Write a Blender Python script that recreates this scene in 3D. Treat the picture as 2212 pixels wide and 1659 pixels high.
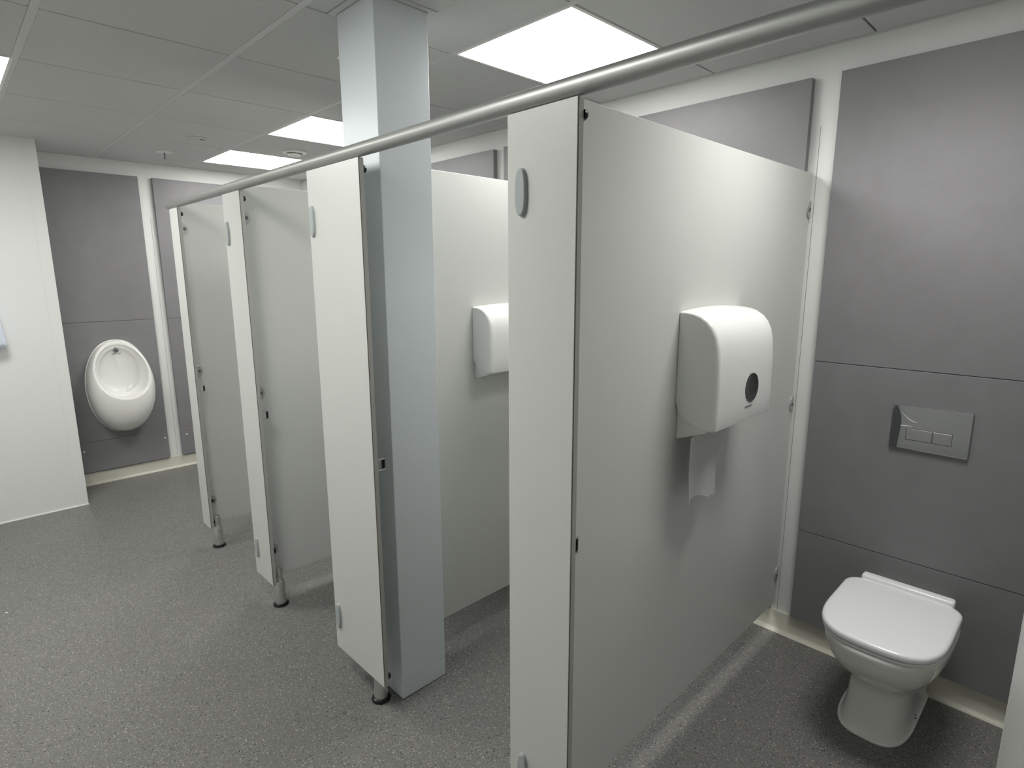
import bpy, bmesh, math, random
from mathutils import Vector, Matrix
from math import sin, cos, pi, radians

# ------------------------------------------------------------------ camera
S = bpy.context.scene
for o in list(bpy.data.objects): bpy.data.objects.remove(o)
cam_d = bpy.data.cameras.new('camera'); cam = bpy.data.objects.new('camera', cam_d)
S.collection.objects.link(cam); S.camera = cam
cam_d.sensor_width = 36.0; cam_d.sensor_fit = 'HORIZONTAL'; cam_d.lens = 36.0*1252.37/2212
cam_d.clip_start = .02; cam_d.clip_end = 60
_yaw, _pit, _rol = radians(44.4113), radians(-10.8245), radians(-0.1874)
f = Vector((sin(_yaw)*cos(_pit), cos(_yaw)*cos(_pit), sin(_pit)))
r = Vector((cos(_yaw), -sin(_yaw), 0)); u = r.cross(f)
r2 = r*cos(_rol)+u*sin(_rol); u2 = -r*sin(_rol)+u*cos(_rol)
m = Matrix((r2, u2, -f)).transposed().to_4x4(); m.translation = (-.9458, -.7784, 1.5717)
cam.matrix_world = m

# ------------------------------------------------------------------ world + exposure
w = bpy.data.worlds.new('world'); S.world = w; w.use_nodes = True
w.node_tree.nodes['Background'].inputs[0].default_value = (.5, .5, .5, 1)
w.node_tree.nodes['Background'].inputs[1].default_value = 0.0
S.view_settings.view_transform = 'Standard'; S.view_settings.look = 'None'
S.view_settings.gamma = 1; S.view_settings.exposure = 0.0
S.view_settings.use_curve_mapping = False
# lamp strength of the diffusers (used by the ceiling lights below)
LAMP = 16.4
LAMP_REL = [.22, .95, 1.0, 1.0, 1.48, 1.20]     # panels differ in output
LAMP_W = [8.4, 0, 0, 0, 0, 0]                   # extra downward optic, watts
LAMP_COL = (1.0, 1.0, .965)

# ------------------------------------------------------------------ key dimensions (metres)
XW, YF, ZC = 1.547, 4.470, 2.398      # right (cubicle back) wall, far wall, ceiling
XP, YP = 1.517, 4.441                 # faces of the grey duct panels
ZT, ZB, ZP = 1.9125, .1283, 1.9467    # pilaster top/bottom, partition top
TH = .018
PIL = [(0, .1987), (.838, 1.178), (1.7976, 1.994), (2.666, 2.801)]
PAR = [.088, 1.025, 1.8855, 2.754]
YNEAR, XSIDE = -2.2, -2.0

# ------------------------------------------------------------------ materials
def mat(name, col, rough=.5, metal=0.0, spec=.5, coat=0.0, bump=None, vary=None):
    mt = bpy.data.materials.new(name); mt.use_nodes = True
    nt = mt.node_tree; b = nt.nodes['Principled BSDF']
    b.inputs['Base Color'].default_value = (*col, 1); b.inputs['Roughness'].default_value = rough
    b.inputs['Metallic'].default_value = metal; b.inputs['Specular IOR Level'].default_value = spec
    b.inputs['Coat Weight'].default_value = coat; b.inputs['Coat Roughness'].default_value = .08
    if bump or vary:
        tc = nt.nodes.new('ShaderNodeTexCoord')
    if bump:
        sc, st = bump
        n = nt.nodes.new('ShaderNodeTexNoise'); n.inputs['Scale'].default_value = sc; n.inputs['Detail'].default_value = 3
        bp = nt.nodes.new('ShaderNodeBump'); bp.inputs['Strength'].default_value = st; bp.inputs['Distance'].default_value = .002
        nt.links.new(tc.outputs['Object'], n.inputs['Vector']); nt.links.new(n.outputs['Fac'], bp.inputs['Height'])
        nt.links.new(bp.outputs[0], b.inputs['Normal'])
    if vary:
        sc, amt = vary
        n = nt.nodes.new('ShaderNodeTexNoise'); n.inputs['Scale'].default_value = sc; n.inputs['Detail'].default_value = 4
        mx = nt.nodes.new('ShaderNodeMix'); mx.data_type = 'RGBA'
        mx.inputs[6].default_value = (*[c*(1-amt) for c in col], 1); mx.inputs[7].default_value = (*[min(1, c*(1+amt)) for c in col], 1)
        nt.links.new(tc.outputs['Object'], n.inputs['Vector']); nt.links.new(n.outputs['Fac'], mx.inputs[0])
        nt.links.new(mx.outputs[2], b.inputs['Base Color'])
    return mt

M = dict(
    wall=mat('white_wall_paint', (.79, .795, .775), .55, bump=(180, .08), vary=(2.5, .02)),
    tile=mat('ceiling_tile', (.60, .605, .59), .9, spec=.2, bump=(420, .2), vary=(3, .015)),
    tbar=mat('ceiling_bar', (.61, .615, .60), .5),
    groove=mat('ceiling_void', (.05, .05, .05), .9),
    lam=mat('cubicle_laminate', (.62, .63, .605), .38, spec=.45, bump=(700, .05), vary=(4, .012)),
    lamedge=mat('laminate_edge', (.40, .395, .37), .45),
    sealin=mat('dark_seam', (.10, .10, .095), .7),
    cream=mat('cream_cove_vinyl', (.58, .57, .49), .45, vary=(6, .03)),
    steelpaint=mat('column_blue_grey_paint', (.67, .72, .745), .36, spec=.5, vary=(3, .02)),
    alu=mat('satin_aluminium', (.45, .46, .445), .46, metal=.85),
    reflect_dark=mat('dark_reflection', (.10, .11, .115), .25, metal=.6),  # dark tone standing in for a reflection on the flush plate
    chrome=mat('chrome', (.43, .44, .45), .14, metal=1),
    steel=mat('brushed_steel', (.66, .66, .64), .27, metal=.9),
    greyplastic=mat('grey_hinge_plastic', (.40, .43, .43), .4),
    brk=mat('bracket_grey', (.44, .44, .43), .36, metal=.3),
    black=mat('black_rubber', (.006, .006, .006), .3, spec=.3),
    ceramic=mat('white_ceramic', (.80, .80, .77), .12, spec=.5, coat=.4),
    seat=mat('seat_plastic', (.90, .90, .92), .25, coat=.3),
    disp=mat('dispenser_plastic', (.82, .83, .81), .2, coat=.3),
    smoke=mat('smoked_window', (.03, .028, .03), .08, spec=.6, coat=.5),
    paper=mat('soft_paper', (.84, .84, .83), .9, spec=.1, bump=(300, .3)),
    sealant=mat('pale_sealant', (.86, .86, .83), .5),
    print=mat('grey_print', (.16, .17, .18), .6),
    white=mat('white_metal_frame', (.80, .80, .77), .4),
    bluewhite=mat('pale_blue_plastic', (.70, .74, .86), .25, coat=.3),
    plug=mat('plug_white', (.85, .85, .85), .3),
)
# grey duct panel: satin laminate, faint wiped smears high up
def panel_material():
    mt = mat('grey_duct_panel', (.225, .218, .228), .42, spec=.4)
    nt = mt.node_tree; b = nt.nodes['Principled BSDF']
    tc = nt.nodes.new('ShaderNodeTexCoord')
    n = nt.nodes.new('ShaderNodeTexNoise'); n.inputs['Scale'].default_value = 5; n.inputs['Detail'].default_value = 6; n.inputs['Distortion'].default_value = 1.2
    cr = nt.nodes.new('ShaderNodeValToRGB'); cr.color_ramp.elements[0].position = .30; cr.color_ramp.elements[1].position = .62
    mx = nt.nodes.new('ShaderNodeMix'); mx.data_type = 'RGBA'
    mx.inputs[6].default_value = (.218, .212, .222, 1); mx.inputs[7].default_value = (.234, .228, .239, 1)
    nt.links.new(tc.outputs['Object'], n.inputs[0]); nt.links.new(n.outputs['Fac'], cr.inputs[0]); nt.links.new(cr.outputs[0], mx.inputs[0])
    nt.links.new(mx.outputs[2], b.inputs['Base Color'])
    mr = nt.nodes.new('ShaderNodeMapRange'); mr.inputs[3].default_value = .42; mr.inputs[4].default_value = .47
    nt.links.new(n.outputs['Fac'], mr.inputs[0]); nt.links.new(mr.outputs[0], b.inputs['Roughness'])
    return mt
M['panel'] = panel_material()
def floor_material():
    mt = mat('speckled_safety_vinyl', (.2, .2, .2), .42, spec=.4)
    nt = mt.node_tree; b = nt.nodes['Principled BSDF']; L = nt.links.new
    tc = nt.nodes.new('ShaderNodeTexCoord')
    base = nt.nodes.new('ShaderNodeTexNoise'); base.inputs['Scale'].default_value = 2.2; base.inputs['Detail'].default_value = 5
    L(tc.outputs['Object'], base.inputs['Vector'])
    mix = nt.nodes.new('ShaderNodeMix'); mix.data_type = 'RGBA'
    mix.inputs[6].default_value = (.155, .152, .144, 1); mix.inputs[7].default_value = (.185, .181, .172, 1)
    L(base.outputs['Fac'], mix.inputs[0]); last = mix.outputs[2]
    fine = nt.nodes.new('ShaderNodeTexNoise'); fine.inputs['Scale'].default_value = 260; fine.inputs['Detail'].default_value = 2
    L(tc.outputs['Object'], fine.inputs['Vector'])
    m1 = nt.nodes.new('ShaderNodeMix'); m1.data_type = 'RGBA'; m1.blend_type = 'OVERLAY'; m1.inputs[0].default_value = .35
    L(last, m1.inputs[6]); L(fine.outputs['Fac'], m1.inputs[7]); last = m1.outputs[2]
    def flecks(scale, dens, rad, col, last, seed):
        mp = nt.nodes.new('ShaderNodeMapping'); mp.inputs['Location'].default_value = (seed, seed*.7, seed*.3)
        L(tc.outputs['Object'], mp.inputs[0])
        v = nt.nodes.new('ShaderNodeTexVoronoi'); v.inputs['Scale'].default_value = scale; L(mp.outputs[0], v.inputs['Vector'])
        wn = nt.nodes.new('ShaderNodeSeparateColor'); L(v.outputs['Color'], wn.inputs[0])
        lt = nt.nodes.new('ShaderNodeMath'); lt.operation = 'LESS_THAN'; lt.inputs[1].default_value = dens; L(wn.outputs[0], lt.inputs[0])
        rr = nt.nodes.new('ShaderNodeMath'); rr.operation = 'MULTIPLY'; rr.inputs[1].default_value = rad; L(wn.outputs[1], rr.inputs[0])
        ld = nt.nodes.new('ShaderNodeMath'); ld.operation = 'LESS_THAN'; L(v.outputs['Distance'], ld.inputs[0]); L(rr.outputs[0], ld.inputs[1])
        mu = nt.nodes.new('ShaderNodeMath'); mu.operation = 'MULTIPLY'; L(lt.outputs[0], mu.inputs[0]); L(ld.outputs[0], mu.inputs[1])
        mm = nt.nodes.new('ShaderNodeMix'); mm.data_type = 'RGBA'; L(mu.outputs[0], mm.inputs[0]); L(last, mm.inputs[6]); mm.inputs[7].default_value = (*col, 1)
        return mm.outputs[2]
    last = flecks(230, .34, .55, (.38, .37, .345), last, 3.1)
    last = flecks(250, .38, .52, (.07, .07, .072), last, 7.7)
    last = flecks(160, .12, .36, (.52, .50, .45), last, 1.9)
    last = flecks(150, .18, .42, (.022, .022, .024), last, 5.3)
    last = flecks(120, .035, .30, (.34, .28, .19), last, 9.4)
    L(last, b.inputs['Base Color'])
    bp = nt.nodes.new('ShaderNodeBump'); bp.inputs['Strength'].default_value = .12; bp.inputs['Distance'].default_value = .001
    L(fine.outputs['Fac'], bp.inputs['Height']); L(bp.outputs[0], b.inputs['Normal'])
    return mt
M['floor'] = floor_material()
def lamp_material(k):
    mt = bpy.data.materials.new('lit_diffuser'); mt.use_nodes = True; nt = mt.node_tree
    b = nt.nodes['Principled BSDF']; b.inputs['Base Color'].default_value = (.85, .85, .85, 1)
    b.inputs['Emission Color'].default_value = (*LAMP_COL, 1); b.inputs['Emission Strength'].default_value = LAMP*k
    return mt
for i, k in enumerate(LAMP_REL): M['lamp%d' % i] = lamp_material(k)

# ------------------------------------------------------------------ helpers
C = S.collection
def mk(name, bm, m, parent=None, smooth=False, angle=35):
    me = bpy.data.meshes.new(name); bmesh.ops.recalc_face_normals(bm, faces=bm.faces)
    bm.to_mesh(me); bm.free(); me.materials.append(M[m])
    o = bpy.data.objects.new(name, me); C.objects.link(o)
    if smooth:
        for p in me.polygons: p.use_smooth = True
        me.set_sharp_from_angle(angle=radians(angle))
        big = {k for p in me.polygons if p.loop_total > 6 for k in p.edge_keys}
        if big:
            att = me.attributes.get('sharp_edge') or me.attributes.new('sharp_edge', 'BOOLEAN', 'EDGE')
            for e in me.edges:
                if e.key in big: att.data[e.index].value = True
    if parent is not None: o.parent = parent
    return o
def box(bm, a, b, bevel=0, seg=2):
    x0, y0, z0 = [min(p, q) for p, q in zip(a, b)]; x1, y1, z1 = [max(p, q) for p, q in zip(a, b)]
    vs = [bm.verts.new(p) for p in ((x0,y0,z0),(x1,y0,z0),(x1,y1,z0),(x0,y1,z0),(x0,y0,z1),(x1,y0,z1),(x1,y1,z1),(x0,y1,z1))]
    fs = [bm.faces.new([vs[i] for i in q]) for q in ((0,3,2,1),(4,5,6,7),(0,1,5,4),(1,2,6,5),(2,3,7,6),(3,0,4,7))]
    if bevel:
        es = list({e for f_ in fs for e in f_.edges})
        bmesh.ops.bevel(bm, geom=es, offset=bevel, segments=seg, affect='EDGES', profile=.5)
    return bm
def loft(bm, rings, cap0=True, cap1=True, closed=True):
    R = [[bm.verts.new(p) for p in ring] for ring in rings]; n = len(R[0])
    for a, b in zip(R, R[1:]):
        for i in range(n if closed else n-1):
            j = (i+1) % n; bm.faces.new((a[i], a[j], b[j], b[i]))
    if cap0: bm.faces.new(R[0][::-1])
    if cap1: bm.faces.new(R[-1])
    return bm
def lathe(bm, prof, c=(0,0,0), axis='z', n=32, cap0=True, cap1=True):
    rings = []
    for rad, h in prof:
        ring = []
        for i in range(n):
            a = 2*pi*i/n; p, q = rad*cos(a), rad*sin(a)
            v = {'z': (p, q, h), 'y': (p, h, q), 'x': (h, p, q)}[axis]
            ring.append((c[0]+v[0], c[1]+v[1], c[2]+v[2]))
        rings.append(ring)
    return loft(bm, rings, cap0, cap1)
def B(): return bmesh.new()
def tag(o, label=None, cat=None, group=None, kind=None):
    if label: o['label'] = label
    if cat: o['category'] = cat
    if group: o['group'] = group
    if kind: o['kind'] = kind
    return o
def thing(name, loc, label, cat, group=None):
    o = bpy.data.objects.new(name, None); o.location = loc; o.empty_display_size = .05
    C.objects.link(o); return tag(o, label, cat, group)
def struct(name, bm, m, parent=None, **k):
    o = mk(name, bm, m, parent, **k)
    if parent is None: o['kind'] = 'structure'
    return o
def copy_tree(o, loc):
    c = o.copy(); C.objects.link(c); c.location = loc
    def rec(src, dst):
        for ch in list(src.children):
            d = ch.copy(); C.objects.link(d); d.parent = dst; rec(ch, d)
    rec(o, c); return c

# ================================================================== THE ROOM
b = B(); box(b, (XSIDE-.1, YNEAR-.1, -.08), (XW+.1, YF+.1, 0)); struct('floor', b, 'floor')
b = B(); box(b, (XW, YNEAR-.1, 0), (XW+.1, YF+.1, ZC+.05)); struct('wall_right', b, 'wall')
b = B(); box(b, (XSIDE, YF, 0), (XW, YF+.1, ZC+.05)); struct('wall_far', b, 'wall')
b = B(); box(b, (XSIDE, YNEAR-.1, 0), (XW, YNEAR, ZC+.05)); struct('wall_near', b, 'wall')
b = B(); box(b, (XSIDE-.1, YNEAR-.1, 0), (XSIDE, YF+.1, ZC+.05)); struct('wall_side', b, 'wall')
# projecting wall on the left, its end towards the urinal
b = B(); box(b, (XSIDE, 4.006, 0), (-.3885, YF, ZC+.03), .002, 2); struct('wall_left', b, 'wall')
b = B(); box(b, (-.45, 4.0045, .012), (-.3868, 4.03, ZC-.002), .0012, 1)
struct('trim_1', b, 'wall')                                   # corner bead of the projecting wall
b = B(); box(b, (XSIDE, 3.999, 0), (-.384, 4.006, .010), .002, 2); struct('trim_2', b, 'plug')

# cove skirting (cream) along right and far walls
def cove(p0, p1, n):            # n = direction into the room
    b = B(); prof = [(0, 0), (.034, 0), (.026, .002), (.018, .007), (.0125, .016), (.0125, .086), (.0105, .0915), (0, .0915)]
    rings = [[(p[0]+n[0]*d, p[1]+n[1]*d, z) for d, z in prof] for p in (p0, p1)]
    return loft(b, rings)
struct('baseboard_right', cove((XW, YNEAR), (XW, YF), (-1, 0)), 'cream', smooth=True)
struct('baseboard_far', cove((-.3885, YF), (XW-.013, YF), (0, -1)), 'cream', smooth=True)

# ceiling: lay-in tiles, bars, dark void above
LIGHTS = [(.592, -.685), (.592, .515), (.592, 2.315), (.592, 3.515), (-1.208, 2.315), (-1.208, .515)]
GX = [-2.408+.6*i for i in range(8)]; GY = [-2.485+.6*j for j in range(12)]
b = B()
def tilebox(x0, y0, x1, y1):
    x0, x1 = max(x0, XSIDE+.02), min(x1, XW-.022); y0, y1 = max(y0, YNEAR+.02), min(y1, YF-.022)
    if x1-x0 > .02 and y1-y0 > .02: box(b, (x0, y0, ZC), (x1, y1, ZC+.012), .0015, 1)
for gx in [GX[0]-.6]+GX:
    for gy in [GY[0]-.6]+GY:
        if any(abs(gx-lx) < .01 and abs(gy-ly) < .01 for lx, ly in LIGHTS): continue
        x0, x1, y0, y1 = gx+.013, gx+.6-.013, gy+.0036, gy+.6-.0036
        if abs(gx+.008) < .01 and abs(gy-.515) < .01:          # cut round the column
            tilebox(x0, y0, .0735, y1); tilebox(.0735, y0, .327, .8545); tilebox(.327, y0, x1, y1)
        else: tilebox(x0, y0, x1, y1)
ceil = struct('ceiling', b, 'tile')
b = B()
for gx in GX:
    if XSIDE+.02 < gx < XW-.03: box(b, (gx-.0125, YNEAR, ZC+.0008), (gx+.0125, YF, ZC+.02))
mk('ceiling_bars', b, 'tbar', ceil)
b = B(); box(b, (XSIDE, YNEAR, ZC+.022), (XW, YF, ZC+.05)); mk('ceiling_void', b, 'groove', ceil)
b = B(); box(b, (XW-.0185, YNEAR, ZC-.001), (XW, YF, ZC+.012)); struct('trim_3', b, 'tbar')
b = B(); box(b, (-.3885, YF-.0185, ZC-.001), (XW-.019, YF, ZC+.012)); struct('trim_4', b, 'tbar')
b = B()   # angle trim framing the column at the ceiling
for q in (((.076, .857), (.0995, 1.113)), ((.304, .857), (.3255, 1.113)), ((.0995, .857), (.304, .8785)), ((.0995, 1.0985), (.304, 1.113))):
    box(b, (*q[0], ZC-.002), (*q[1], ZC+.012), .0006, 1)
struct('trim_5', b, 'tbar')

# ceiling lights ---------------------------------------------------------------
def ceiling_light(x, y, label, lamp):
    t = thing('ceiling_light', (x, y, ZC), label, 'ceiling light', 'square panel lights set in the ceiling grid')
    X0, X1, Y0, Y1 = .004, .596, .004, .596      # outer frame; lit area inside it
    a0, a1, c0, c1 = .016, (.536 if lamp < 4 else .584), .018, .582
    bm = B()
    for q in (((X0, Y0), (a0, Y1)), ((a1, Y0), (X1, Y1)), ((a0, Y0), (a1, c0)), ((a0, c1), (a1, Y1))):
        box(bm, (*q[0], -.001), (*q[1], .016), .0008, 1)
    mk('frame', bm, 'white', t)
    bm = B(); rr = .012; ring = []
    for cx, cy, a in ((a1-rr, c1-rr, 0), (a0+rr, c1-rr, 90), (a0+rr, c0+rr, 180), (a1-rr, c0+rr, 270)):
        for k in range(5):
            th = radians(a+k*22.5); ring.append((cx+rr*cos(th), cy+rr*sin(th)))
    loft(bm, [[(p[0], p[1], .0002) for p in ring], [(p[0], p[1], .01) for p in ring]])
    mk('diffuser', bm, 'lamp%d' % lamp, t)
    if LAMP_W[lamp]:
        ld = bpy.data.lights.new('lamp_light', 'AREA'); ld.shape = 'RECTANGLE'; ld.size = a1-a0-.02; ld.size_y = c1-c0-.02
        ld.energy = LAMP_W[lamp]; ld.color = LAMP_COL; ld.spread = radians(130)
        lo = bpy.data.objects.new('lamp_light', ld); C.objects.link(lo); lo.parent = t; lo.location = ((a0+a1)/2, (c0+c1)/2, -.004)
    return t
LL = ['square LED panel light above the toilet cubicle, nearest the camera',
      'largest square LED panel light, bright diamond right of the column',
      'square LED panel light partly hidden by the blue-grey column',
      'farthest square LED panel light, lit beyond the round air vent',
      'square LED panel light cut off at the left edge of the ceiling',
      'square LED panel light over the washroom aisle, level with the nearest pilaster']
for i, ((x, y), l) in enumerate(zip(LIGHTS, LL)): ceiling_light(x, y, l, i)

# round vent, sensor, sprinkler, small cover ------------------------------------
t = thing('air_vent', (.94, 3.28, ZC), 'round white ceiling air valve between the two far panel lights', 'air vent')
bm = B(); lathe(bm, [(.052, 0), (.078, -.001), (.080, -.006), (.074, -.012), (.060, -.016), (.052, -.012), (.050, .0)], n=40); mk('outer_ring', bm, 'white', t, smooth=True)
bm = B(); lathe(bm, [(.0, -.010), (.030, -.010), (.044, -.020), (.043, -.028), (.030, -.032), (.0001, -.033)], n=40, cap0=False, cap1=False); mk('valve_disc', bm, 'white', t, smooth=True)
t = thing('ceiling_sensor', (.325, 1.415, ZC), 'small round ceiling sensor half hidden by the column', 'sensor')
bm = B(); lathe(bm, [(.020, -.004), (.046, -.001), (.048, -.004), (.040, -.010), (.026, -.013), (.020, -.010)], n=32); mk('rim', bm, 'white', t, smooth=True)
bm = B(); lathe(bm, [(.0005, -.005), (.020, -.005), (.019, -.014), (.010, -.019), (.0005, -.020)], n=24); mk('sensor_dome', bm, 'print', t, smooth=True)
t = thing('sprinkler_head', (.30, 3.90, ZC), 'small pendent sprinkler head in the ceiling near the urinal wall', 'sprinkler')
bm = B(); lathe(bm, [(.030, 0), (.052, -.0005), (.050, -.004), (.028, -.006), (.012, -.006)], n=28); mk('collar', bm, 'white', t, smooth=True)
bm = B(); lathe(bm, [(.004, -.005), (.005, -.022), (.003, -.040), (.009, -.042), (.009, -.045), (.0005, -.046)], n=14); mk('spray_nozzle', bm, 'print', t, smooth=True)
t = thing('ceiling_cover', (.33, 3.30, ZC), 'barely visible flush round cover in a far ceiling tile', 'ceiling cover')
bm = B(); lathe(bm, [(.0005, -.0005), (.058, -.0005), (.060, -.002), (.056, -.004), (.0005, -.005)], n=32); mk('cover_plate', bm, 'tile', t, smooth=True)
bm = B()
box(bm, (.018, -.006, -.0062), (.045, .004, -.0045)); mk('slot', bm, 'groove', t)


# ================================================================== COLUMN
t = thing('column', (.2, .9887, 0), 'square blue-grey painted steel column standing from floor to ceiling', 'column')
bm = B(); box(bm, (-.0993, -.1087, .07), (.1025, .1087, ZC), .0025, 2); mk('shaft', bm, 'steelpaint', t)
bm = B(); box(bm, (-.0994, -.1088, .0), (.1026, .1088, .0694), .0022, 2); mk('base_cover', bm, 'steelpaint', t)
bm = B(); box(bm, (-.102, -.112, .0), (.105, .112, .0022)); mk('sealant_line', bm, 'sealin', t)

# ================================================================== GREY DUCT PANELS
Z0, Z1, S1, S2 = .0985, 2.2918, 1.2234, .5044
def rear_panel(y0, y1, label):
    t = thing('wall_panel', (XP, (y0+y1)/2, Z0), label, 'wall panel', 'grey duct panels on the wall behind the toilets')
    h = (y1-y0)/2
    for za, zb in ((Z0, S2-.0012), (S2+.0012, S1-.0012), (S1+.0012, Z1)):
        bm = B(); box(bm, (0, -h, za-Z0), (XW-XP-.0005, h, zb-Z0), .0014, 2); mk('board', bm, 'panel', t)
    bm = B()
    for s in (S1, S2): box(bm, (.004, -h+.002, s-.004-Z0), (.02, h-.002, s+.004-Z0))
    mk('seam_strip', bm, 'sealin', t)
rear_panel(-.88, .0118, 'full-height grey wall panel behind the nearest toilet and flush plate')
rear_panel(.1121, .955, 'grey wall panel seen over the nearest partition, under the ceiling edge')
rear_panel(1.03, 1.800, 'grey wall panel showing a narrow strip just left of the near pilaster')
rear_panel(1.8855, 2.69, 'grey wall panel seen over the partition right of the column')
rear_panel(2.77, 3.62, 'shaded grey wall panel glimpsed under the rail beside the far room corner')
def far_panel(x0, x1, label, seam3=.333):
    t = thing('wall_panel', ((x0+x1)/2, YP, Z0), label, 'wall panel', 'grey duct panels on the far urinal wall')
    h = (x1-x0)/2
    for za, zb in ((Z0, seam3-.001), (seam3+.001, 1.2275-.001), (1.2275+.001, Z1)):
        bm = B(); box(bm, (-h, 0, za-Z0), (h, YF-YP-.0005, zb-Z0), .0012, 1); mk('board', bm, 'panel', t)
    bm = B()
    for s in (1.2275, seam3): box(bm, (-h+.002, .005, s-.003-Z0), (h-.002, .02, s+.003-Z0))
    mk('seam_strip', bm, 'sealin', t)
    return t, h
t, h = far_panel(-.387, .2438, 'grey panel on the far wall carrying the urinal')
for x in (.221, -.317):
    bm = B(); lathe(bm, [(.0065, 0), (.0065, -.002), (.004, -.0035), (.0003, -.004)], (x-(.2438-.387)/2, 0, .267-Z0), 'y', 16); mk('screw_cap', bm, 'plug', t, smooth=True)
t, h = far_panel(.3387, 1.20, 'grey panel on the far wall between the white strip and last pilaster')
bm = B(); lathe(bm, [(.0065, 0), (.0065, -.002), (.004, -.0035), (.0003, -.004)], (.381-(.3387+1.20)/2, 0, .267-Z0), 'y', 16); mk('screw_cap', bm, 'plug', t, smooth=True)
# joint line down the white strip of the far and right walls
b = B(); box(b, (.3040, YF-.0006, .0915), (.3052, YF+.001, 2.0)); struct('trim_6', b, 'sealin')
b = B(); box(b, (XW-.0006, .0770, .0915), (XW+.001, .0782, 2.12)); struct('trim_7', b, 'sealin')

# ================================================================== CUBICLES
b = B(); yc = -1.9
lathe(b, [(.0001, yc), (.0178, yc), (.0198, yc+.002), (.0198, 2.826), (.0183, 2.830), (.0001, 2.8305)], (.007, 0, 1.9332), 'y', 40, cap0=False, cap1=False)
rail = mk('head_rail', b, 'alu', None, smooth=True)
tag(rail, 'long round satin aluminium rail running along the tops of the cubicle fronts', 'rail')

def oval(h, wdt, n=24, p=1.0):
    pts = []
    r_ = wdt
    for i in range(n):
        a = 2*pi*i/n
        y = wdt*(abs(cos(a))**.8)*(1 if cos(a) >= 0 else -1); z = h*(abs(sin(a))**.75)*(1 if sin(a) >= 0 else -1)
        pts.append((y, z))
    return pts
def hinge_cover(y, z, parent, hz=.050, hy=.0155):
    bm = B(); P_ = oval(hz, hy, 32); rings = []
    for k, d in ((1.06, 0), (1.06, -.0015), (1.0, -.003), (1.0, -.0065), (.93, -.0085), (.80, -.0092)):
        rings.append([(d, y+p[0]*k, z+p[1]*(1-(1-k)*.4)) for p in P_])
    loft(bm, rings); return mk('hinge_cover', bm, 'greyplastic', parent, smooth=True, angle=50)
def leg(parent, y):
    bm = B(); lathe(bm, [(.026, .006), (.0265, .03), (.0245, .05), (.0240, .126), (.0225, .129)], (.046, y, 0), n=32); l = mk('leg', bm, 'steel', parent, smooth=True)
    bm = B(); lathe(bm, [(.017, .127), (.017, .186), (.0155, .190), (.0003, .1905)], (.046, y, 0), n=28); mk('upper_post', bm, 'steel', l, smooth=True)
    bm = B(); lathe(bm, [(.0345, 0), (.036, .004), (.033, .011), (.0262, .014)], (.046, y, 0), n=32); mk('floor_ring', bm, 'black', l, smooth=True)
    bm = B(); box(bm, (.0185, y-.008, .145), (.030, y+.004, .163), .003, 2); mk('clamp_screw', bm, 'black', l, smooth=True)
def pilaster(y0, y1, label, hinges=True, hy=None, keep=True, knob=True, legy=None, ky=.020, kz=.29, dk=0):
    t = thing('cubicle_pilaster', (0, y0, 0), label, 'cubicle pilaster', 'pale grey pilasters under the head rail')
    wd = y1-y0
    bm = B(); box(bm, (0, 0, ZB), (TH, wd, ZT), .0012, 2); mk('panel', bm, 'lam', t)
    bm = B(); box(bm, (.0034, -.0009, ZB+.0015), (TH-.0006, .0005, ZT-.0015)); mk('edge_band', bm, 'lamedge', t)
    bm = B(); box(bm, (.0010, -.0005, ZB+.0015), (.0034, .0005, ZT-.0015)); mk('edge_seam', bm, 'sealin', t)
    if hinges:
        c = (hy if hy is not None else y1-.04)-y0
        hinge_cover(c, 1.745, t); hinge_cover(c-.004, .273, t)
    if knob:
        for z in (1.882, kz):
            bm = B(); lathe(bm, [(.0125, TH), (.0125, TH+.006), (.010, TH+.012), (.005, TH+.015), (.0003, TH+.0155)], (0, ky, z), 'x', 20); mk('bolt_cap', bm, 'black', t, smooth=True)
    if keep:
        bm = B()
        box(bm, (TH, .002+dk, .965), (TH+.027, .022+dk, .969)); box(bm, (TH, .002+dk, .929), (TH+.027, .022+dk, .933)); box(bm, (TH, .002+dk, .933), (TH+.002, .024+dk, .966))
        k = mk('latch_keep', bm, 'steel', t)
        bm = B(); box(bm, (TH+.0225, .003+dk, .9335), (TH+.0285, .019+dk, .9645), .002, 2); mk('rubber_buffer', bm, 'black', k)
    if legy is not None: leg(t, legy)
    return t
pilaster(*PIL[0], 'wide pale pilaster nearest the camera, right of the column', hy=.153, legy=.040, ky=.007, dk=.011)
pilaster(*PIL[1], 'pale pilaster standing directly in front of the blue-grey column', hy=1.149, legy=.105, ky=.013, kz=.158)
pilaster(*PIL[2], 'narrow pale pilaster third along the rail, oval hinge covers near its left edge', hy=1.955, legy=.040)
pilaster(*PIL[3], 'farthest and narrowest pale pilaster, at the end of the rail', hinges=False, legy=.036)
# front panel and opened door of the nearest cubicle, at the right border of the view
t = thing('cubicle_door', (.012, -.850, 0), 'opened cubicle door, its free edge cutting off the lower right corner', 'door')
t.rotation_euler = (0, 0, radians(10.2))
bm = B(); box(bm, (0, -.013, ZB+.01), (.616, .0, ZT-.01), .0008, 1); mk('leaf', bm, 'lam', t)
bm = B(); box(bm, (.6162, -.013, ZB+.01), (.6192, .0008, ZT-.01), .0006, 1); mk('edge_strip', bm, 'white', t)
pilaster(-1.06, -.866, 'pale front pilaster just outside the right border, carrying the opened door', hinges=False, keep=False, legy=.04)

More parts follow.
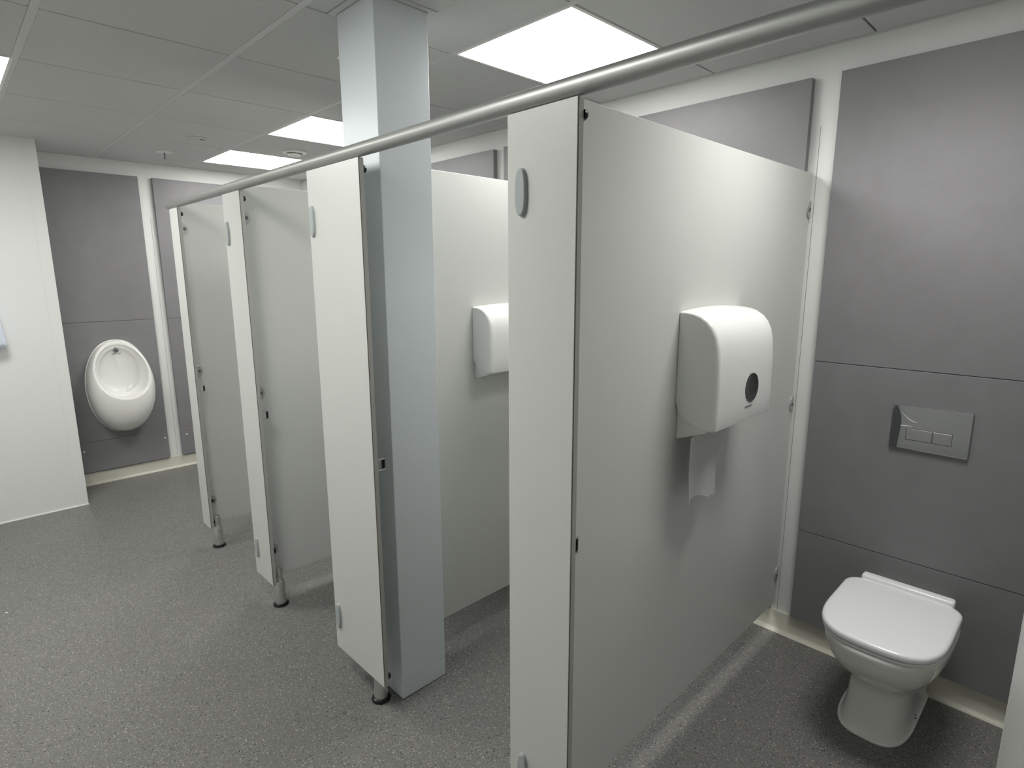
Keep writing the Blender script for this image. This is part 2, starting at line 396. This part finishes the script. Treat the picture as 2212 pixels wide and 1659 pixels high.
def disc_bracket(parent, x, z, side, cut):
    # half-round plate on the partition face with a screw
    bm = B(); R_ = .034; pts = []
    for i in range(25):
        a = -pi/2+pi*i/24; pts.append((x+side*(R_*.92*cos(a)), z+R_*sin(a)))
    rings = [[(p[0], 0, p[1]) for p in pts], [(p[0], -.0042, p[1]) for p in pts]]
    rings.append([(x+(p[0]-x)*.95, -.0055, z+(p[1]-z)*.96) for p in pts])
    loft(bm, rings)
    k = mk('bracket', bm, 'brk', parent)
    sx = x+side*.014
    bm = B(); lathe(bm, [(.0085, -.005), (.0085, -.007), (.0065, -.009), (.0045, -.0092), (.0040, -.007), (.0003, -.007)], (sx, 0, z), 'y', 18); mk('screw', bm, 'print', k, smooth=True)
def partition(y, label, x0=.0215, front=True):
    t = thing('cubicle_partition', (0, y, 0), label, 'cubicle partition', 'pale grey partitions between the cubicles')
    bm = B(); box(bm, (x0, 0, ZB), (1.5345, TH, ZP), .0012, 2); mk('panel', bm, 'lam', t)
    for z in (1.811, 1.036, .268):
        if front: disc_bracket(t, .038, z, 1, 0)
        disc_bracket(t, 1.5345, z, -1, 0)
    if not front: pass
    return t
partition(PAR[0], 'large pale partition nearest the camera, with a white paper dispenser and loose sheet')
partition(PAR[1], 'pale partition just right of the column, carrying the half-hidden dispenser', x0=.3065, front=False)
partition(PAR[2], 'pale partition between the second and third pilasters, left of the column')
partition(PAR[3], 'farthest pale partition, in shade behind the last narrow pilaster')

# ================================================================== PAPER DISPENSERS
def dispenser(x0, x1, yw, zb, zt, D, label, mark=True):
    H = zt-zb; k = H/.383
    t = thing('paper_dispenser', ((x0+x1)/2, yw, zb), label, 'paper dispenser')
    W = (x1-x0)/2
    prof = [(0, 1.461), (.020, 1.4605), (.045, 1.457), (.068, 1.449), (.088, 1.436), (.105, 1.417), (.117, 1.393), (.124, 1.362), (.128, 1.32), (.130, 1.25),
            (.130, 1.180), (.129, 1.135), (.127, 1.123), (.120, 1.118), (.102, 1.1175), (.080, 1.121), (.058, 1.128), (.038, 1.138), (.021, 1.151), (.008, 1.168), (.0, 1.188)]
    prof = [(d*D/.13, (z-1.078)*k) for d, z in prof]
    cd = .0; cz = .22*k
    def ring(x, s):     # shrink towards the wall side centre
        return [(x, -.0012-(d*(1-s*.10)), cz+(z-cz)*(1-s*.03)+.009*(1-(x/W)**2)*max(0, (z-.2*k)/(.183*k))**3) for d, z in prof]
    R_ = .013; rings = []
    for i in range(6):
        a = pi/2*i/5; rings.append(ring(-W+R_*(1-cos(a)), 1-sin(a)))
    for q in (.12, .25, .38, .5, .62, .75, .88):
        rings.append(ring(-W+R_+(2*W-2*R_)*q, 0))
    for i in range(5, -1, -1):
        a = pi/2*i/5; rings.append(ring(W-R_*(1-cos(a)), 1-sin(a)))
    bm = B(); loft(bm, rings); mk('cover', bm, 'disp', t, smooth=True, angle=40)
    bm = B()   # wall plate / lower housing
    pr = [(0, 0), (.006, -.0005), (.10*D/.13, .034*k), (.10*D/.13, .09*k), (0, .15*k)]
    loft(bm, [[(x, -d, z) for d, z in pr] for x in (-W+.011, W-.011)])
    bmesh.ops.bevel(bm, geom=[e for e in bm.edges], offset=.002, segments=2, affect='EDGES')
    mk('back_plate', bm, 'disp', t, smooth=True)
    bm = B(); lathe(bm, [(.0445, -D+.004), (.0455, -D-.0018), (.0440, -D-.0034), (.041, -D-.003), (.038, -D-.0022), (.0003, -D-.0030)], (.032*k, 0, .146*k), 'y', 40); mk('viewing_window', bm, 'smoke', t, smooth=True)
    if mark:
        bm = B(); xx = -.010
        for i, (g, wv, hh) in enumerate(((0, .003, .002), (.006, .004, .004), (.0115, .0035, .003), (.016, .005, .0045), (.022, .004, .003), (.0275, .003, .0045), (.0325, .0045, .003), (.038, .003, .003), (.043, .006, .004))):
            box(bm, (xx+g, -D-.0022, .089*k-hh/2), (xx+g+wv, -D+.002, .089*k+hh/2))
        mk('printed_mark', bm, 'print', t)
    return t
dispenser(.586, .968, PAR[0], 1.078, 1.461, .13, 'white paper dispenser on the nearest partition, dark round window and sheet hanging below')
dispenser(.596, .96, PAR[1], 1.143, 1.438, .115, 'white paper dispenser beyond the column, half hidden by the nearest pilaster')

# loose sheet of paper
bm = B(); NX, NZ = 16, 22; random.seed(4); rows = []
for j in range(NZ+1):
    v = j/NZ; z = 1.096-v*.206; row = []
    xl = .572+.012*v; xr = .775-.018*v-(.012*sin(v*pi*1.3) if v > .35 else 0)
    for i in range(NX+1):
        s = i/NX; x = xl+(xr-xl)*s
        y = .024+.012*sin(s*6.5+v*1.4)*(.35+.65*v)+.005*sin(s*17+v*5)*v - .006*v
        zz = z+(.010*sin(s*5.0)-.006*cos(s*13))*v*v - (.016*v**3 if i == NX-1 else 0)
        row.append(bm.verts.new((x, y, zz)))
    rows.append(row)
for j in range(NZ):
    for i in range(NX): bm.faces.new((rows[j][i], rows[j][i+1], rows[j+1][i+1], rows[j+1][i]))
bmesh.ops.solidify(bm, geom=bm.faces[:], thickness=.0006)
tag(mk('paper_sheet', bm, 'paper', None, smooth=True, angle=60), 'crumpled thin white paper sheet hanging from the nearest dispenser', 'paper')

# ================================================================== FLUSH PLATE
t = thing('flush_plate', (XP, -.393, .935), 'chrome rectangular dual flush plate on the grey panel above the toilet', 'flush plate')
bm = B(); box(bm, (-.010, -.118, 0), (0, .118, .162), .0022, 3); mk('plate', bm, 'chrome', t)
bm = B(); box(bm, (-.0106, -.069, .036), (-.0096, .069, .080)); mk('button_gap', bm, 'sealin', t)
bm = B(); box(bm, (-.0112, -.0095, .038), (-.010, .067, .078), .0006, 1); tag(mk('flush_button', bm, 'chrome', t), 'larger chrome flush button')
bm = B(); box(bm, (-.0112, -.067, .038), (-.010, -.0125, .078), .0006, 1); tag(mk('flush_button', bm, 'chrome', t), 'smaller chrome flush button')

def crease(pts, rad):
    bm = B(); rings = []
    for i, (y, z) in enumerate(pts):
        k = rad*(.35+.65*sin(pi*(i+.5)/len(pts)))
        rings.append([(-.0102-abs(k)*max(0, sin(a)), y, z+k*cos(a)) for a in [2*pi*j/8 for j in range(8)]])
    return loft(bm, rings)
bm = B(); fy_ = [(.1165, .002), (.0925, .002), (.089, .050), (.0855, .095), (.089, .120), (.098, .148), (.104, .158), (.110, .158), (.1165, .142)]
loft(bm, [[(-.0099, y, z) for y, z in fy_], [(-.0104, y, z) for y, z in fy_]]); tag(mk('reflection_strip', bm, 'reflect_dark', t), 'dark reflection painted along the left edge')  # thin dark sheet: reflection of the dim cubicle put into the colour
mk('film_crease_glint', crease([(.088-.050*q, .138-.034*math.sin(q*pi/2)**.8) for q in [i/14 for i in range(15)]], .0012), 'plug', t, smooth=True)  # pale raised creases, curved reflections put into their white colour
mk('film_crease_glint', crease([(.089-.036*q, .086+.002*q) for q in [i/8 for i in range(9)]], .0012), 'plug', t, smooth=True)  # second reflection line, painted pale the same way
# ================================================================== TOILET
def dshape(xf, xb, hw, n=40, e=2.6, frac=.62, rb=.0, side=0):
    """closed outline: superellipse front reaching xf, straight sides, back at xb. Local: x towards wall."""
    L_ = (xb-xf)*frac; pts = []
    for i in range(n+1):
        a = pi/2-pi*i/n
        s = sin(a); c = cos(a)
        y = hw*(1 if s >= 0 else -1)*abs(s)**(2/e); x = xf+L_-L_*abs(c)**(2/e)
        pts.append((x, y))
    if rb > 0:      # rounded rear corners, continue from (.,-hw) to back
        for i in range(7):
            a = pi/2*i/6; pts.append((xb-rb+rb*sin(a), -hw+rb*(1-cos(a))))
        for i in range(7):
            a = pi/2*i/6; pts.append((xb-rb+rb*cos(a), hw-rb*(1-sin(a))))
    else:
        nb = side or 1
        x0_ = xf+L_
        for i in range(1, nb+1): pts.append((x0_+(xb-x0_)*i/nb, -hw))
        for i in range(nb, 0, -1): pts.append((x0_+(xb-x0_)*i/nb, hw))
    return pts
TY = -.400
t = thing('toilet', (1.3, TY, 0), 'white back-to-wall toilet with closed lid in the nearest cubicle', 'toilet')
OX = 1.3
def ringz(xf, xb, hw, z, dy=0, taper=0, **k):
    out = []
    for x, y in dshape(xf, xb, hw, **k):
        q = min(1, max(0, (x-1.33)/.12)); q = q*q*(3-2*q)
        out.append((x-OX, y*(1-taper*q)+dy, z))
    return out
bm = B(); WB = XP-.001
rg = []
for xf, hw, z, e, dy in ((1.122, .108, .006, 2.9, .013), (1.128, .104, .020, 2.9, .013), (1.138, .099, .05, 2.9, .012), (1.146, .096, .10, 2.9, .01), (1.150, .095, .155, 2.9, .008),
        (1.146, .097, .185, 2.9, .006), (1.128, .105, .205, 2.8, .004), (1.098, .119, .225, 2.7, .002), (1.062, .135, .25, 2.6, 0), (1.028, .150, .28, 2.55, 0),
        (1.000, .163, .312, 2.5, 0), (.980, .173, .348, 2.5, 0), (.968, .1785, .378, 2.5, 0), (.963, .180, .396, 2.5, 0), (.966, .178, .402, 2.5, 0), (.975, .172, .405, 2.5, 0)):
    fr = .62 if z > .24 else .52
    rg.append(ringz(xf, WB, hw, z, dy, taper=.30*min(1, max(0, (z-.2)/.1)), e=e+.35, frac=.58, side=8))
loft(bm, rg); mk('pan', bm, 'ceramic', t, smooth=True, angle=60)
bm = B(); loft(bm, [ringz(1.117, WB, .113, 0, .013, e=3.2, frac=.58), ringz(1.116, WB, .114, .005, .013, e=3.2, frac=.58), ringz(1.120, WB, .111, .010, .013, e=3.2, frac=.58), ringz(1.126, WB, .106, .011, .013, e=3.2, frac=.58)]); mk('sealant_bead', bm, 'sealant', t, smooth=True)
bm = B(); loft(bm, [*[ringz(.968+i_, 1.41-i_, .1765-i_, z_, rb=.06, e=3.0, frac=.57) for i_, z_ in ((.006, .4075), (0, .4095), (0, .4145), (.008, .4165))]]); mk('seat', bm, 'seat', t, smooth=True)
bm = B(); rg = []
for ins, z in ((.006, .4205), (.0, .4225), (-.001, .430), (0, .4365), (.003, .4405), (.009, .4430), (.014, .4438)):
    rg.append(ringz(.966+ins, 1.406-ins, .1775-ins, z, rb=.06, e=3.1, frac=.55))
base_ = rg[-1]; cx_ = sum(p[0] for p in base_)/len(base_)
for k_, z in ((.93, .4449), (.80, .4456), (.5, .4460), (.2, .4461)):
    rg.append([(cx_+(x-cx_)*k_, y*k_, z) for x, y, _ in base_])
loft(bm, rg); mk('lid', bm, 'seat', t, smooth=True, angle=60)
bm = B(); box(bm, (1.397-OX, -.147, .405), (1.437-OX, .138, .457), .010, 5); mk('hinge_bar', bm, 'seat', t, smooth=True)
bm = B(); lathe(bm, [(.008, -.101), (.008, -.106), (.0055, -.110), (.0003, -.1105)], (1.33-OX, .013, .022), 'y', 16); mk('fixing_screw', bm, 'chrome', t, smooth=True)

# ================================================================== URINAL
t = thing('urinal', (-.04, YP, .39), 'white oval wall-hung urinal with chrome spreader on the far grey panel', 'urinal')
N = 72
def egg(a):   # outline at the wall: angle 0 = top
    z = .735+.349*cos(a); w_ = .213*abs(sin(a))**.92*(1 if sin(a) >= 0 else -1)
    return w_, z
def rimp(a, s=1.0):
    zc_, hb, hw = .870, .203, .176
    z = zc_+hb*cos(a)*s; w_ = hw*s*(abs(sin(a))**.95)*(1 if sin(a) >= 0 else -1)*(1-.05*cos(a))
    return w_, z
def rimy(z): return 4.400-(1.073-z)/.407*.252
def T(x, y, z): return (x, y-YP, z-.39)
bm = B(); rings = []
for k in range(11):        # wall outline forward to the rim
    q = k/10; ring = []
    for i in range(N):
        a = 2*pi*i/N; ex, ez = egg(a); rx, rz = rimp(a); ry = rimy(rz)
        low = (1-cos(a))/2                      # 0 top, 1 bottom
        cy = ry+.004-.030*low; cx_ = ex*1.02; cz_ = ez*(1-low)+ (ez+.010)*low
        p = [(1-q)**2*A+2*q*(1-q)*Cc+q*q*Bb for A, Cc, Bb in ((ex, cx_, rx), (YP, cy, ry), (ez, cz_, rz))]
        ring.append(T(*p))
    rings.append(ring)
body_last = rings[-1]
def inner(k):
    ring = []
    for i in range(N):
        a = 2*pi*i/N
        s, back = k
        rx, rz = rimp(a, s); low = (1-cos(a))/2
        ry = rimy(rz)
        y = ry*(1-back)+4.405*back
        if s < .93: rz = rz - .03*low*back
        y -= .011*math.exp(-(rx/.012)**2)*(1 if back > .9 else 0)
        ring.append(T(rx, y, rz))
    return ring
for k in ((.975, -.012), (.945, .0), (.925, .06), (.905, .22), (.885, .42), (.86, .55), (.80, .62), (.765, .68), (.745, .82), (.72, .94), (.66, .985), (.5, 1.0), (.3, 1.0), (.1, 1.0)): rings.append(inner(k))
loft(bm, rings); mk('bowl', bm, 'ceramic', t, smooth=True, angle=75)
bm = B(); back = []
for k, y in ((1.0, 0), (1.018, -.003), (1.018, -.008), (1.0, -.011)):
    back.append([(egg(2*pi*i/N)[0]*k, y, .735-.39+(egg(2*pi*i/N)[1]-.735)*k) for i in range(N)])
loft(bm, back, False, False); mk('back_rim', bm, 'ceramic', t, smooth=True)
bm = B(); lathe(bm, [(.019, 0), (.020, -.006), (.018, -.016), (.012, -.024), (.0003, -.027)], (-.004, 4.402-YP, 1.015-.39), 'y', 24); mk('spreader', bm, 'chrome', t, smooth=True)
bm = B()
for g in (-.028, -.019, -.010, .002, .012, .021): box(bm, (g, 4.392-YP, .986-.39), (g+.006, 4.400-YP, .9885-.39))
mk('printed_mark', bm, 'print', t)

# ================================================================== WALL DISPENSER at the left border
t = thing('wall_dispenser', (-.80, 4.0045, 1.12), 'pale bluish plastic unit on the left wall, cut off by the view edge', 'dispenser')
bm = B(); rings = []
for d, s in ((0, 1.0), (-.05, .99), (-.085, .96), (-.105, .90), (-.112, .80)):
    ring = []
    for cx, cz, a0 in ((.10, .27, 0), (-.10, .27, 90), (-.10, .03, 180), (.10, .03, 270)):
        for k in range(6):
            th = radians(a0+k*18); rr = .024
            taper = 1.0-.22*max(0, (cz-.03)/.24)
            ring.append(((cx*taper+rr*cos(th))*s, d, .15+(cz+rr*sin(th)-.15)*s))
    rings.append(ring)
loft(bm, rings); mk('casing', bm, 'bluewhite', t, smooth=True, angle=50)

# small marks lying on the floor
bm = B(); lathe(bm, [(.0065, 0), (.0065, .0010), (.005, .002), (.0003, .002)], (-0.090, 0.973, 0), n=14)
tag(mk('rubber_plug', bm, 'sealin', None), 'small dark grey speck on the floor in front of the column', 'debris')
bm = B(); box(bm, (-.917, 2.675, 0), (-.908, 2.684, .002), .0006, 1)
tag(mk('paper_scrap', bm, 'plug', None), 'tiny white scrap on the floor near the left edge', 'debris')
